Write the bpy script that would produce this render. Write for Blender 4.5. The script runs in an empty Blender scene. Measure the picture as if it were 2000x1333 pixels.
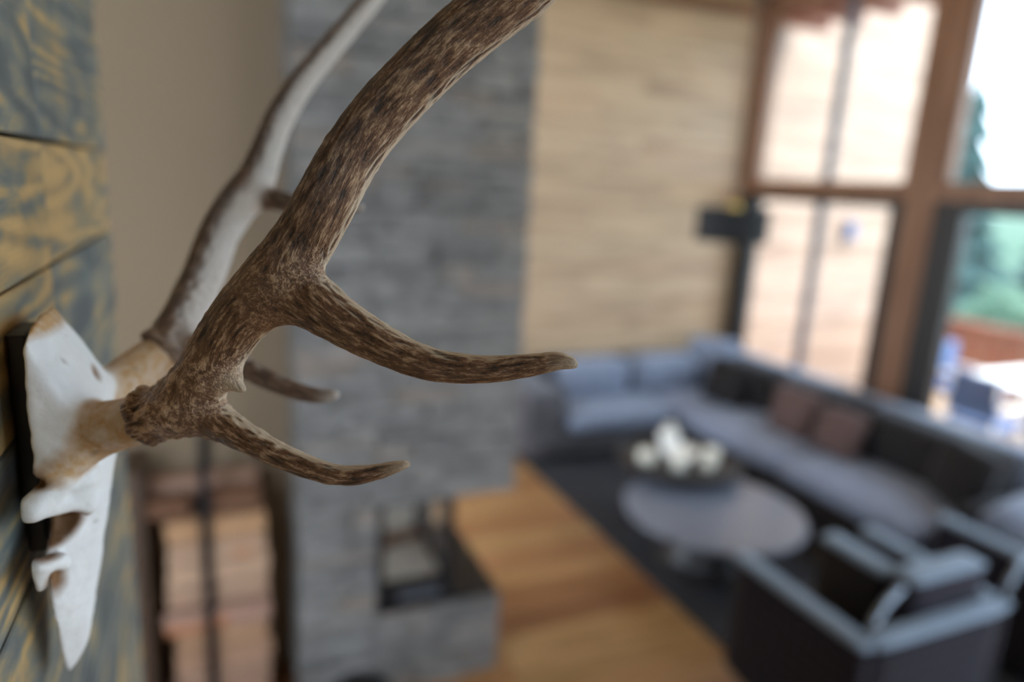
import bpy, bmesh, math, random
import numpy as np
from mathutils import Vector, Matrix, noise
random.seed(7); rng = np.random.default_rng(7)
scene = bpy.context.scene
COL = scene.collection
PI = math.pi
# ------------------------------------------------------------------ camera
# world: X runs from the plank wall to the window wall, Y along the plank wall, Z up, floor at z = 0 (metres)
H = 2.4
CAM = Vector((0.0, 0.0, H))
YAW, PITCH, ROLL = math.radians(23.904), math.radians(12.765), math.radians(3.205)
FPX, CX, CY = 24.0 * 2000 / 36, 1000.0, 666.5
fwd = Vector((math.sin(YAW) * math.cos(PITCH), math.cos(YAW) * math.cos(PITCH), -math.sin(PITCH)))
r0 = Vector((math.cos(YAW), -math.sin(YAW), 0)); u0 = r0.cross(fwd)
cr, sr = math.cos(ROLL), math.sin(ROLL)
RGT = cr * r0 + sr * u0; UP = -sr * r0 + cr * u0
cd = bpy.data.cameras.new('camera'); cam = bpy.data.objects.new('camera', cd); COL.objects.link(cam)
cd.lens = 24; cd.sensor_width = 36; cd.clip_start = 0.02; cd.clip_end = 500
m = Matrix.Identity(4)
for i in range(3):
    m[i][0] = RGT[i]; m[i][1] = UP[i]; m[i][2] = -fwd[i]; m[i][3] = CAM[i]
cam.matrix_world = m
cd.dof.use_dof = True; cd.dof.focus_distance = 0.42; cd.dof.aperture_fstop = 1.7
scene.camera = cam
# ------------------------------------------------------------------ light
W = bpy.data.worlds.new('sky'); scene.world = W; W.use_nodes = True
wn = W.node_tree.nodes; wl = W.node_tree.links
bg = wn['Background']; bg.inputs['Color'].default_value = (0.73, 0.86, 1.0, 1); bg.inputs['Strength'].default_value = 4.0
sd = bpy.data.lights.new('sun', 'SUN'); sun = bpy.data.objects.new('sun', sd); COL.objects.link(sun)
sd.energy = 5.0; sd.angle = math.radians(1.0); sd.color = (1.0, 0.93, 0.84)
sun.rotation_euler = Vector((-0.12, 0.60, -0.79)).to_track_quat('-Z', 'Y').to_euler()
scene.view_settings.view_transform = 'Standard'; scene.view_settings.look = 'None'
scene.view_settings.gamma = 1.0; scene.view_settings.use_curve_mapping = False
scene.view_settings.exposure = 0.72
try:
    scene.cycles.use_denoising = True
    scene.cycles.max_bounces = 10; scene.cycles.diffuse_bounces = 6; scene.cycles.transparent_max_bounces = 16
except Exception:
    pass
def pt(px, py, depth):          # a point at a given real depth along the view axis
    return np.array(CAM + depth * (fwd + RGT * ((px - CX) / FPX) - UP * ((py - CY) / FPX)))
# ------------------------------------------------------------------ helpers
def srgb(r, g, b):
    f = lambda c: ((c / 255 + 0.055) / 1.055) ** 2.4 if c / 255 > 0.04045 else c / 255 / 12.92
    return (f(r), f(g), f(b), 1)
class NT:
    """small node-tree writer"""
    def __init__(s, name):
        s.m = bpy.data.materials.new(name); s.m.use_nodes = True
        s.n = s.m.node_tree.nodes; s.l = s.m.node_tree.links
        s.b = s.n['Principled BSDF']; s.out = s.n['Material Output']
    def node(s, t, **kw):
        n = s.n.new(t)
        for k, v in kw.items():
            if k[0] == '_': setattr(n, k[1:], v)
            else:
                s.put(n.inputs[int(k[1:]) if k[0] == 'i' and k[1:].isdigit() else k.replace('__', ' ')], v)
        return n
    def put(s, sock, v):
        if isinstance(v, bpy.types.NodeSocket): s.l.new(v, sock)
        else: sock.default_value = v
    def ramp(s, fac, stops):
        n = s.n.new('ShaderNodeValToRGB'); e = n.color_ramp.elements
        while len(e) < len(stops): e.new(0.5)
        for el, (p, c) in zip(e, stops): el.position = p; el.color = c if len(c) == 4 else (*c, 1)
        s.put(n.inputs[0], fac); return n.outputs[0]
    def mix(s, fac, a, b, mode='MIX'):
        n = s.n.new('ShaderNodeMix'); n.data_type = 'RGBA'; n.blend_type = mode
        s.put(n.inputs[0], fac); s.put(n.inputs[6], a); s.put(n.inputs[7], b); return n.outputs[2]
    def math(s, op, a, b=0.0, clamp=False):
        n = s.n.new('ShaderNodeMath'); n.operation = op; n.use_clamp = clamp
        s.put(n.inputs[0], a); s.put(n.inputs[1], b); return n.outputs[0]
    def noise(s, vec, scale, detail=4, rough=0.55, dist=0.0):
        n = s.n.new('ShaderNodeTexNoise'); s.put(n.inputs['Vector'], vec)
        n.inputs['Scale'].default_value = scale; n.inputs['Detail'].default_value = detail
        n.inputs['Roughness'].default_value = rough; n.inputs['Distortion'].default_value = dist
        return n.outputs['Fac']
    def mapping(s, vec, scale=(1, 1, 1), loc=None):
        n = s.n.new('ShaderNodeMapping'); s.put(n.inputs['Vector'], vec); n.inputs['Scale'].default_value = scale
        if loc is not None: s.put(n.inputs['Location'], loc)
        return n.outputs[0]
    def obj(s): return s.n.new('ShaderNodeTexCoord').outputs['Object']
    def rand(s): return s.n.new('ShaderNodeObjectInfo').outputs['Random']
    def attr(s, name): return s.node('ShaderNodeAttribute', _attribute_name=name)
    def bump(s, h, strength, dist):
        n = s.n.new('ShaderNodeBump'); s.put(n.inputs['Height'], h); n.inputs['Strength'].default_value = strength
        n.inputs['Distance'].default_value = dist; s.l.new(n.outputs[0], s.b.inputs['Normal'])
    def base(s, c, rough=0.6, metal=0.0, spec=0.5):
        s.put(s.b.inputs['Base Color'], c); s.put(s.b.inputs['Roughness'], rough)
        s.b.inputs['Metallic'].default_value = metal; s.b.inputs['Specular IOR Level'].default_value = spec
        return s.m
    def rvec(s, k=37.0):        # random offset per object
        r = s.rand(); n = s.n.new('ShaderNodeCombineXYZ')
        s.put(n.inputs[0], s.math('MULTIPLY', r, k)); s.put(n.inputs[1], s.math('MULTIPLY', r, k * 1.7)); s.put(n.inputs[2], s.math('MULTIPLY', r, k * 2.3))
        return n.outputs[0]
def simple(name, col, rough=0.6, metal=0.0, var=0.12, scale=6.0, spec=0.5):
    t = NT(name); v = t.noise(t.obj(), scale, 5)
    c = t.mix(v, tuple(x * (1 - var) for x in col[:3]) + (1,), tuple(min(1, x * (1 + var)) for x in col[:3]) + (1,))
    return t.base(c, rough, metal, spec)
def link(name, me, mat=None, parent=None):
    if isinstance(me, bmesh.types.BMesh):
        b = me; me = bpy.data.meshes.new(name); b.to_mesh(me); b.free()
    o = bpy.data.objects.new(name, me); COL.objects.link(o)
    for mm in (mat if isinstance(mat, (list, tuple)) else [mat]):
        if mm and mm.name not in [x.name for x in me.materials if x]: me.materials.append(mm)
    if parent: o.parent = parent
    return o
def smooth(o, on=True):
    for p in o.data.polygons: p.use_smooth = on
    return o
def tag(o, label=None, cat=None, group=None, kind=None):
    if label: o['label'] = label
    if cat: o['category'] = cat
    if group: o['group'] = group
    if kind: o['kind'] = kind
    return o
def thing(name, label, cat, loc=(0, 0, 0), rz=0.0, group=None):
    o = bpy.data.objects.new(name, None); COL.objects.link(o); o.empty_display_size = 0.1
    o.location = loc; o.rotation_euler = (0, 0, rz)
    return tag(o, label, cat, group)
def box(bm, x0, x1, y0, y1, z0, z1, bev=0.0, mi=0):
    vs = [bm.verts.new(v) for v in ((x0, y0, z0), (x1, y0, z0), (x1, y1, z0), (x0, y1, z0), (x0, y0, z1), (x1, y0, z1), (x1, y1, z1), (x0, y1, z1))]
    fs = [bm.faces.new([vs[i] for i in q]) for q in ((3, 2, 1, 0), (4, 5, 6, 7), (0, 1, 5, 4), (1, 2, 6, 5), (2, 3, 7, 6), (3, 0, 4, 7))]
    for f in fs: f.material_index = mi
    if bev > 0:
        es = list({e for f in fs for e in f.edges})
        bmesh.ops.bevel(bm, geom=es, offset=bev, segments=1, affect='EDGES')
    return bm
def B(*a, bev=0.0): return box(bmesh.new(), *a, bev=bev)
def structure(name, bm, mat, parent=None):
    o = link(name, bm, mat, parent)
    if parent is None: o['kind'] = 'structure'
    return o
def rbox(sx, sy, sz, r=0.04, puff=0.0, n=9, axis=2, sag=0.0):
    """rounded, slightly puffed cushion centred on the origin (full sizes)"""
    bm = bmesh.new(); bmesh.ops.create_cube(bm, size=2.0)
    bmesh.ops.subdivide_edges(bm, edges=bm.edges[:], cuts=n - 1, use_grid_fill=True)
    h = (sx / 2, sy / 2, sz / 2); r = min(r, *h)
    for v in bm.verts:
        u = [max(-1, min(1, c)) for c in v.co]
        u2 = [math.sin(c * PI / 2) * 0.35 + c * 0.65 for c in u]
        p = Vector([u2[i] * h[i] for i in range(3)])
        q = Vector([max(-(h[i] - r), min(h[i] - r, p[i])) for i in range(3)])
        d = p - q
        if d.length > 1e-6: p = q + d.normalized() * r
        o = [i for i in range(3) if i != axis]
        p[axis] += (u[axis]) * puff * (1 - u[o[0]] ** 2) * (1 - u[o[1]] ** 2)
        v.co = p
    return bm
def rb(name, x0, x1, y0, y1, z0, z1, mat, parent, r=0.04, puff=0.0, axis=2, n=7):
    bm = rbox(x1 - x0, y1 - y0, z1 - z0, r, puff, n, axis)
    bmesh.ops.translate(bm, verts=bm.verts, vec=((x0 + x1) / 2, (y0 + y1) / 2, (z0 + z1) / 2))
    return smooth(link(name, bm, mat, parent))
def lathe(prof, seg=32, bm=None, c=(0, 0, 0)):
    bm = bm or bmesh.new(); rings = []
    for r, z in prof:
        if r < 1e-6: rings.append([bm.verts.new((c[0], c[1], c[2] + z))])
        else: rings.append([bm.verts.new((c[0] + r * math.cos(2 * PI * k / seg), c[1] + r * math.sin(2 * PI * k / seg), c[2] + z)) for k in range(seg)])
    for a, b in zip(rings, rings[1:]):
        for k in range(seg):
            q = [a[k % len(a)], a[(k + 1) % len(a)], b[(k + 1) % len(b)], b[k % len(b)]]
            q = [v for i, v in enumerate(q) if v not in q[:i]]
            if len(q) > 2: bm.faces.new(q)
    return bm
def tube(pts, rad, seg=10, bm=None, cap=True):
    bm = bm or bmesh.new(); P = [Vector(p) for p in pts]
    R = rad if isinstance(rad, (list, tuple)) else [rad] * len(P); rings = []
    t0 = (P[1] - P[0]).normalized(); n1 = t0.orthogonal().normalized()
    for i, p in enumerate(P):
        t = (P[min(i + 1, len(P) - 1)] - P[max(i - 1, 0)]).normalized()
        n1 = (n1 - t * n1.dot(t)).normalized(); n2 = t.cross(n1)
        rings.append([bm.verts.new(p + R[i] * (math.cos(2 * PI * k / seg) * n1 + math.sin(2 * PI * k / seg) * n2)) for k in range(seg)])
    for a, b in zip(rings, rings[1:]):
        for k in range(seg): bm.faces.new([a[k], a[(k + 1) % seg], b[(k + 1) % seg], b[k]])
    if cap:
        bm.faces.new(rings[0][::-1]); bm.faces.new(rings[-1])
    return bm
# ------------------------------------------------------------------ materials
def plank_mat(name, stops, axis, wave=14.0, stretch=6.0, rough=0.5, bump=0.3, patch=None, rand_mix=0.5, fine=160.0):
    """sawn board: flame grain along the board, a tone of its own per board"""
    t = NT(name); o = t.obj(); ofs = t.rvec()
    sc = [1, 1, 1]; sc[axis] = 1.0 / stretch
    v = t.mapping(o, tuple(sc), ofs)
    warp = t.noise(v, wave * 0.35, 3, 0.5)
    w = t.math('SINE', t.math('MULTIPLY', warp, wave * 5.0))
    w = t.math('ADD', t.math('MULTIPLY', w, 0.5), 0.5)
    f = t.noise(t.mapping(o, tuple(s if i != axis else 1.0 / (stretch * 4) for i, s in enumerate(sc)), ofs), fine, 3, 0.6)
    g = t.math('ADD', t.math('MULTIPLY', w, 0.45), t.math('MULTIPLY', f, 0.55))
    pn = t.noise(v, wave * 0.22, 3, 0.6, 0.6)
    tone = t.math('ADD', t.math('MULTIPLY', t.rand(), rand_mix), t.math('MULTIPLY', pn, 1 - rand_mix))
    col = t.ramp(tone, stops)
    col = t.mix(t.math('MULTIPLY', g, 0.75), t.mix(0.55, col, (0, 0, 0, 1)), t.mix(0.12, col, (1, 0.9, 0.7, 1)))
    if patch:
        k = t.ramp(t.noise(t.mapping(o, tuple(sc), ofs), patch[1], 4, 0.6, 0.8), [(0.42, (0, 0, 0)), (0.58, (1, 1, 1))])
        k = t.math('MULTIPLY', k, t.math('ADD', 0.45, t.math('MULTIPLY', g, 0.5)))
        col = t.mix(k, col, patch[0])
    t.bump(g, bump, 0.002)
    return t.base(col, rough)
M = {}
def clad_mat():
    t = NT('weathered_cladding'); o = t.obj(); ofs = t.rvec()
    tone = t.node('ShaderNodeAttribute', _attribute_name='tone', _attribute_type='OBJECT').outputs['Fac']
    v = t.mapping(o, (1, 0.11, 1), ofs)
    warp = t.noise(v, 9.0, 2, 0.45)
    w = t.math('ADD', t.math('MULTIPLY', t.math('SINE', t.math('MULTIPLY', warp, 80.0)), 0.5), 0.5)
    f = t.noise(t.mapping(o, (1, 0.05, 1), ofs), 380, 3, 0.6)
    g = t.math('ADD', t.math('MULTIPLY', w, 0.6), t.math('MULTIPLY', f, 0.4))
    pn = t.noise(t.mapping(o, (1, 0.45, 1), ofs), 17, 4, 0.6, 0.8)
    k = t.math('ADD', t.math('MULTIPLY', t.math('SUBTRACT', pn, 0.5), 1.5), tone)
    k = t.math('ADD', k, t.math('MULTIPLY', t.math('SUBTRACT', g, 0.5), 0.45))
    c = t.ramp(k, [(0.10, srgb(90, 99, 103)), (0.32, srgb(114, 120, 118)), (0.46, srgb(142, 136, 116)), (0.60, srgb(176, 150, 106)), (0.85, srgb(202, 168, 114))])
    c = t.mix(t.math('MULTIPLY', t.math('SUBTRACT', 1.0, g), 0.62), c, t.mix(0.5, c, srgb(60, 50, 44)))
    t.bump(g, 0.5, 0.0015); return t.base(c, 0.55)
M['clad'] = clad_mat()
M['floor'] = plank_mat('oiled_floorboard', [(0.1, srgb(150, 86, 42)), (0.4, srgb(182, 122, 66)), (0.7, srgb(202, 154, 96)), (0.95, srgb(178, 128, 80))], 0, wave=10, stretch=9, rough=0.32, bump=0.06, rand_mix=0.6)
M['pine'] = plank_mat('pale_pine_board', [(0.1, srgb(210, 168, 126)), (0.5, srgb(228, 194, 154)), (0.9, srgb(218, 178, 138))], 0, wave=8, stretch=10, rough=0.5, bump=0.05, rand_mix=0.6)
M['ext'] = plank_mat('facade_board', [(0.1, srgb(172, 142, 124)), (0.5, srgb(190, 164, 148)), (0.9, srgb(164, 132, 112))], 0, wave=8, stretch=10, rough=0.6, bump=0.05, rand_mix=0.5)
M['brown'] = plank_mat('brown_window_timber', [(0.1, srgb(132, 82, 48)), (0.6, srgb(156, 102, 64)), (0.9, srgb(142, 90, 56))], 2, wave=8, stretch=10, rough=0.45, bump=0.05)
M['deckred'] = plank_mat('red_cedar', [(0.1, srgb(150, 70, 48)), (0.6, srgb(176, 92, 64)), (0.9, srgb(160, 80, 56))], 0, wave=8, stretch=8, rough=0.6, bump=0.05)
M['beige'] = simple('beige_plaster', srgb(136, 118, 96), 0.85, var=0.04, scale=3)
M['ceil'] = simple('ceiling_board', srgb(214, 188, 152), 0.7, var=0.05)
M['blackfr'] = simple('black_frame_paint', srgb(30, 28, 28), 0.4)
M['blacksteel'] = simple('black_steel', srgb(26, 28, 33), 0.38, 0.3)
M['greysteel'] = simple('brushed_steel', srgb(120, 130, 142), 0.35, 0.7)
M['brownsteel'] = simple('brown_sheet', srgb(74, 56, 42), 0.5, 0.1)
M['lining'] = simple('firebrick_lining', srgb(206, 190, 174), 0.8, var=0.2, scale=8)
M['white'] = simple('white_ceramic', srgb(240, 238, 232), 0.3, var=0.02)
M['wax'] = simple('white_wax', srgb(244, 240, 226), 0.45, var=0.03)
M['mullion'] = simple('blue_grey_mullion', srgb(66, 72, 84), 0.4)
M['brass'] = simple('brass', srgb(190, 160, 90), 0.3, 0.9)
M['shade'] = simple('black_shade_cloth', srgb(30, 32, 36), 0.8, var=0.1, scale=60)
M['tabletop'] = simple('grey_table_top', srgb(112, 118, 132), 0.25, var=0.12, scale=9)
M['darktable'] = simple('dark_table_wood', srgb(40, 38, 40), 0.4, var=0.15)
M['grout'] = simple('dark_mortar', srgb(84, 82, 80), 0.95)
M['grass'] = simple('lawn', srgb(84, 116, 74), 0.95, var=0.3, scale=0.6)
M['leaf'] = simple('spruce_needles', srgb(36, 66, 66), 0.9, var=0.35, scale=3)
M['leaf2'] = simple('bush_leaves', srgb(60, 88, 72), 0.9, var=0.35, scale=3)
M['bark'] = simple('tree_bark', srgb(84, 66, 50), 0.95, var=0.25)
M['deck'] = simple('deck_board', srgb(176, 150, 126), 0.7, var=0.1)
M['outblue'] = simple('outdoor_blue_cloth', srgb(84, 108, 150), 0.8)
def fabric(name, col, plaid=None, sheen=0.35, rough=0.9):
    t = NT(name); o = t.obj()
    n = t.noise(t.mapping(o, (1, 1, 1)), 220, 2); n2 = t.noise(o, 5, 4)
    c = t.mix(n2, tuple(x * 0.8 for x in col[:3]) + (1,), tuple(min(1, x * 1.2) for x in col[:3]) + (1,))
    if plaid:
        s = t.n.new('ShaderNodeSeparateXYZ'); t.l.new(o, s.inputs[0]); k = None
        for i in range(3):
            w = t.math('GREATER_THAN', t.math('SINE', t.math('MULTIPLY', s.outputs[i], 95.0)), 0.72)
            k = w if k is None else t.math('MAXIMUM', k, w)
        c = t.mix(t.math('MULTIPLY', k, 0.5), c, plaid)
    t.bump(n, 0.4, 0.002)
    t.b.inputs['Sheen Weight'].default_value = sheen; t.b.inputs['Sheen Roughness'].default_value = 0.4
    t.b.inputs['Sheen Tint'].default_value = (0.8, 0.88, 1, 1)
    return t.base(c, rough, spec=0.2)
M['sofa'] = fabric('charcoal_sofa_cloth', srgb(86, 84, 88))
M['sofadark'] = fabric('backlit_dark_cloth', srgb(40, 37, 37), sheen=0.15)  # dark copy for backlit sofa faces, shade put into the colour
M['pillowgrey'] = fabric('pale_grey_pillow_cloth', srgb(130, 139, 158))
M['seatlit'] = fabric('lit_seat_cloth', srgb(136, 143, 162))  # lighter than the sofa cloth: window light on the seats put into the colour
M['pillowbrown'] = fabric('brown_pillow_cloth', srgb(96, 76, 72))
M['chair'] = fabric('dark_check_cloth', srgb(32, 30, 36), plaid=srgb(58, 56, 68), sheen=0.15)
M['chairlit'] = fabric('lit_top_cloth', srgb(132, 148, 166))  # pale cloth for chair tops, window light put into the colour
def rug_mat():
    t = NT('charcoal_rug'); o = t.obj(); n = t.noise(o, 90, 3); n2 = t.noise(o, 2.2, 5, 0.6)
    c = t.mix(n2, srgb(36, 36, 40), srgb(74, 75, 80)); t.bump(n, 0.8, 0.006)
    return t.base(c, 0.95, spec=0.15)
M['rug'] = rug_mat()
def stone_mat():
    t = NT('ledge_stone'); o = t.obj(); ofs = t.rvec(91)
    v = t.mapping(o, (1, 1, 2.5), ofs)
    n = t.noise(v, 14, 6, 0.65); n2 = t.noise(v, 3.0, 3)
    r = t.ramp(t.rand(), [(0.0, srgb(90, 87, 84)), (0.3, srgb(128, 124, 119)), (0.55, srgb(108, 105, 102)), (0.8, srgb(142, 137, 131)), (0.93, srgb(140, 122, 106)), (1.0, srgb(108, 98, 90))])
    c = t.mix(n, t.mix(0.45, r, (0.02, 0.02, 0.02, 1)), t.mix(0.15, r, (1, 1, 1, 1)))
    c = t.mix(t.ramp(t.noise(v, 9.0, 4, 0.6), [(0.45, (0, 0, 0)), (0.68, (0.6, 0.6, 0.6))]), c, srgb(78, 74, 72))
    c = t.mix(t.ramp(n2, [(0.5, (0, 0, 0)), (0.75, (0.5, 0.5, 0.5))]), c, srgb(150, 146, 146))
    t.bump(n, 0.7, 0.01); return t.base(c, 0.85)
M['stone'] = stone_mat()
def log_mat(kind):
    t = NT('log_' + kind); o = t.obj(); ofs = t.rvec(53)
    v = t.mapping(o, (0.12, 1, 1), ofs); n = t.noise(v, 60, 5, 0.6); big = t.noise(t.mapping(o, (0.5, 1, 1), ofs), 7, 3)
    if kind == 'split':
        r = t.ramp(t.rand(), [(0.0, srgb(166, 134, 114)), (0.4, srgb(184, 154, 128)), (0.7, srgb(158, 126, 112)), (1.0, srgb(178, 140, 104))])
        c = t.mix(n, t.mix(0.35, r, srgb(150, 96, 56)), r); c = t.mix(t.math('MULTIPLY', t.math('GREATER_THAN', big, 0.62), 0.6), c, srgb(176, 104, 50))
    else:
        c = t.mix(n, srgb(64, 44, 32), srgb(128, 86, 58))
    t.bump(n, 0.6, 0.004); return t.base(c, 0.85)
M['split'] = log_mat('split'); M['barklog'] = log_mat('bark')
def pane_mat():
    t = NT('window_glass'); t.n.remove(t.b)
    tr = t.node('ShaderNodeBsdfTransparent', Color=(0.93, 0.95, 0.96, 1)); gl = t.node('ShaderNodeBsdfGlossy', Roughness=0.02)
    lw = t.node('ShaderNodeLayerWeight', Blend=0.5); fr = t.math('ADD', 0.03, t.math('MULTIPLY', t.math('POWER', lw.outputs['Facing'], 5.0), 0.9)); mx = t.node('ShaderNodeMixShader', i0=fr, i1=tr.outputs[0], i2=gl.outputs[0])
    t.l.new(mx.outputs[0], t.out.inputs[0]); return t.m
M['glass'] = pane_mat()
def antler_mat(name, dark, mid, light, tipc):
    t = NT(name); fl = t.attr('flow').outputs['Vector']; cav = t.attr('relief').outputs['Fac']; tip = t.attr('tipness').outputs['Fac']; rimlight_wear = t.attr('rimlight_wear').outputs['Fac']
    jt = t.attr('fork').outputs['Fac']; ob_ = t.obj(); mf = lambda a, b: t.math('ADD', a, t.math('MULTIPLY', jt, t.math('SUBTRACT', b, a)))
    n1 = mf(t.noise(t.mapping(fl, (1, 1, 0.5)), 620, 3, 0.6), t.noise(ob_, 330, 3, 0.6)); n2 = mf(t.noise(fl, 1500, 3, 0.65), t.noise(ob_, 900, 3, 0.6)); n3 = t.noise(ob_, 45, 3, 0.5)
    k = t.math('ADD', t.math('MULTIPLY', n1, 0.45), t.math('MULTIPLY', n2, 0.55))
    k = t.math('ADD', k, t.math('MULTIPLY', t.math('SUBTRACT', cav, 0.5), 0.34))
    k = t.math('ADD', k, t.math('MULTIPLY', t.math('SUBTRACT', n3, 0.5), 0.2))
    c = t.ramp(k, [(0.37, dark), (0.455, mid), (0.53, mid), (0.65, light)])
    c = t.mix(t.math('MULTIPLY', tip, t.math('ADD', 0.35, t.math('MULTIPLY', n1, 0.9)), clamp=True), c, tipc)
    c = t.mix(t.math('MULTIPLY', rimlight_wear, t.math('ADD', 0.5, t.math('MULTIPLY', n1, 0.8)), clamp=True), c, tipc)  # window-side rim light mixed into the antler colour, along with edge wear
    h = t.math('ADD', t.math('MULTIPLY', n1, 1.0), t.math('MULTIPLY', n2, 0.5))
    t.bump(h, 1.0, 0.0028)
    return t.base(c, 0.40, spec=0.75)
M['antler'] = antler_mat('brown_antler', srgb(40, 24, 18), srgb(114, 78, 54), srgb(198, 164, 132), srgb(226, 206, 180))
M['antlerpale'] = antler_mat('pale_antler', srgb(70, 50, 40), srgb(104, 78, 62), srgb(156, 130, 110), srgb(218, 210, 204))
def bone_mat():
    t = NT('bleached_bone'); o = t.obj(); tan = t.attr('tan').outputs['Fac']; n = t.noise(o, 38, 5, 0.6); n2 = t.noise(o, 160, 4, 0.6); hol = t.attr('hollow').outputs['Fac']
    c = t.mix(n, srgb(222, 226, 230), srgb(242, 245, 248))
    k = t.math('MULTIPLY', tan, t.math('ADD', 0.45, n2), clamp=True)
    c = t.mix(k, c, srgb(186, 150, 106))
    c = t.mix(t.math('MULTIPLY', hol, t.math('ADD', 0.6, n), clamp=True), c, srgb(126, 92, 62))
    spots = t.ramp(t.noise(o, 55, 2, 0.4), [(0.70, (0, 0, 0)), (0.76, (1, 1, 1))])
    c = t.mix(t.math('MULTIPLY', spots, 0.5), c, srgb(120, 104, 90))
    t.bump(n2, 0.35, 0.0015); return t.base(c, 0.6)
M['bone'] = bone_mat()
# ------------------------------------------------------------------ room shell
FAR, WX, CEIL = 5.97, 5.30, 4.42
structure('floor', B(-1.62, WX + 0.1, -3.0, FAR + 0.12, -0.12, -0.02), M['darktable'])
floor = bpy.data.objects['floor']
def plank_run(parent, mat, along, a0, a1, fixed, thick, lo, hi, seams, gap=0.003, bev=0.002, jit=0.0015):
    """one board row between lo..hi split at the seams; along = 'x' boards on the floor, 'w' boards on a wall facing -y"""
    cuts = [a0] + [s for s in seams if a0 + 0.1 < s < a1 - 0.1] + [a1]
    for s0, s1 in zip(cuts, cuts[1:]):
        L, w = s1 - s0 - gap, hi - lo - gap; j = random.uniform(-jit, jit)
        if along == 'x':
            bm = B(-L / 2, L / 2, -w / 2, w / 2, -thick, 0, bev=bev); loc = ((s0 + s1) / 2, (lo + hi) / 2, fixed + j)
        else:
            bm = B(-L / 2, L / 2, -thick / 2, thick / 2, -w / 2, w / 2, bev=bev); loc = ((s0 + s1) / 2, fixed + j, (lo + hi) / 2)
        o = link('plank', bm, mat, parent); o.location = loc
y = -2.9; i = 0
while y < FAR:
    plank_run(floor, M['floor'], 'x', -1.6, WX, 0.0, 0.02, y, min(y + 0.21, FAR), [1.32, 3.35] if i % 2 else [0.3, 1.32, 2.5], gap=0.004)
    y += 0.21; i += 1
structure('ceiling', B(-1.62, WX + 0.1, -3.0, FAR + 0.12, CEIL, CEIL + 0.15), M['ceil'])
wf = structure('wall_far', B(-1.62, WX + 0.12, FAR + 0.02, FAR + 0.14, -0.1, CEIL), M['ceil'])
z = 0.0; i = 0
while z < CEIL - 0.01:
    plank_run(wf, M['pine'], 'w', 1.0, WX, FAR, 0.03, z, min(z + 0.195, CEIL), [[2.6, 4.3], [3.4], [1.9, 3.9]][i % 3])
    z += 0.195; i += 1
structure('wall_back', B(-1.62, 0.31, 3.11, 3.25, 0, CEIL), M['beige'])
structure('wall_side', B(-1.62, -1.5, 1.13, 3.11, 0, CEIL), M['beige'])
wb = bmesh.new()
for a in ((-0.6, 2.6, 0, CEIL), (2.6, WX, 0, 1.2), (2.6, WX, CEIL - 0.25, CEIL), (3.85, 4.0, 1.2, CEIL - 0.25), (WX - 0.2, WX, 1.2, CEIL - 0.25)): box(wb, a[0], a[1], -3.1, -2.98, a[2], a[3])
structure('wall_behind', wb, M['beige'])                                             # unseen wall behind the viewpoint; openings added to light far wall and chimney
wl_ = structure('wall_left', B(-0.62, -0.165, -2.98, 1.135, 0, CEIL), M['beige'])
# reclaimed boards on the plank wall: rows cut at the joints seen in the photograph
rows = [(-1.45, -1.31), (-1.31, -1.16), (-1.16, -1.03), (-1.03, -0.90), (-0.90, -0.77), (-0.77, -0.65), (-0.65, -0.535), (-0.535, -0.425), (-0.425, -0.318), (-0.318, -0.20), (-0.20, -0.094), (-0.094, 0.0168), (0.0168, 0.181), (0.181, 0.265), (0.265, 0.36), (0.36, 0.49), (0.49, 0.60), (0.60, 0.73), (0.73, 0.86)]
TONES = {13: {-2: 0.40, -1: 0.40}, 12: {-2: 0.36, -1: 0.38}, 11: {-2: 0.60, -1: 0.64}, 10: {-2: 0.62, -1: 0.28}, 9: {-2: 0.40, -1: 0.36}, 8: {-2: 0.50, -1: 0.34}, 7: {-2: 0.42, -1: 0.34}}   # blue-grey or straw-coloured boards
for i, (a, b) in enumerate(rows):
    seams = [-0.2 + 0.3 * (i % 3), 0.742] if b > -0.12 else [0.1, [0.47, 0.62, 0.9][i % 3]]
    cuts = [-0.75] + [s for s in seams] + [1.15]
    for s0, s1 in zip(cuts, cuts[1:]):
        L, w = s1 - s0 - 0.0025, b - a - 0.003; j = random.uniform(-0.002, 0.0015)
        o = link('plank', B(-0.0135, 0.0135, -L / 2, L / 2, -w / 2, w / 2, bev=0.0015), M['clad'], wl_)
        o.location = (-0.1515 + j, (s0 + s1) / 2, H + (a + b) / 2)
        o['tone'] = TONES.get(i, {}).get(cuts.index(s0) - len(cuts) + 1, random.choice([0.3, 0.36, 0.42, 0.5]))
# ------------------------------------------------------------------ window wall (x = WX)
def frame_rect(bm, y0, y1, z0, z1, t, ta, tb, x0=WX - 0.055, x1=WX + 0.05):
    box(bm, x0, x1, y0, y0 + ta, z0, z1); box(bm, x0, x1, y1 - tb, y1, z0, z1)
    box(bm, x0, x1, y0 + ta, y1 - tb, z0, z0 + t); box(bm, x0, x1, y0 + ta, y1 - tb, z1 - t, z1)
    return bm
TR0, TR1 = 2.47, 2.56
structure('trim_1', B(WX - 0.06, WX + 0.09, 3.74, 4.00, 0, CEIL), M['brown'])          # post between the two windows in view
structure('trim_2', B(WX - 0.07, WX + 0.07, -2.9, 3.74, TR0, TR1), M['brown'])          # transoms
structure('trim_3', B(WX - 0.07, WX + 0.07, 4.00, FAR, TR0, TR1), M['brown'])
structure('trim_4', B(WX - 0.08, WX + 0.08, -2.9, FAR, CEIL - 0.07, CEIL), M['brown'])
structure('trim_5', B(WX - 0.08, WX + 0.08, FAR - 0.16, FAR, TR1, CEIL), M['brown'])
structure('trim_6', B(1.28, WX - 0.08, FAR - 0.10, FAR - 0.015, 4.17, 4.30), M['brown'])
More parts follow.
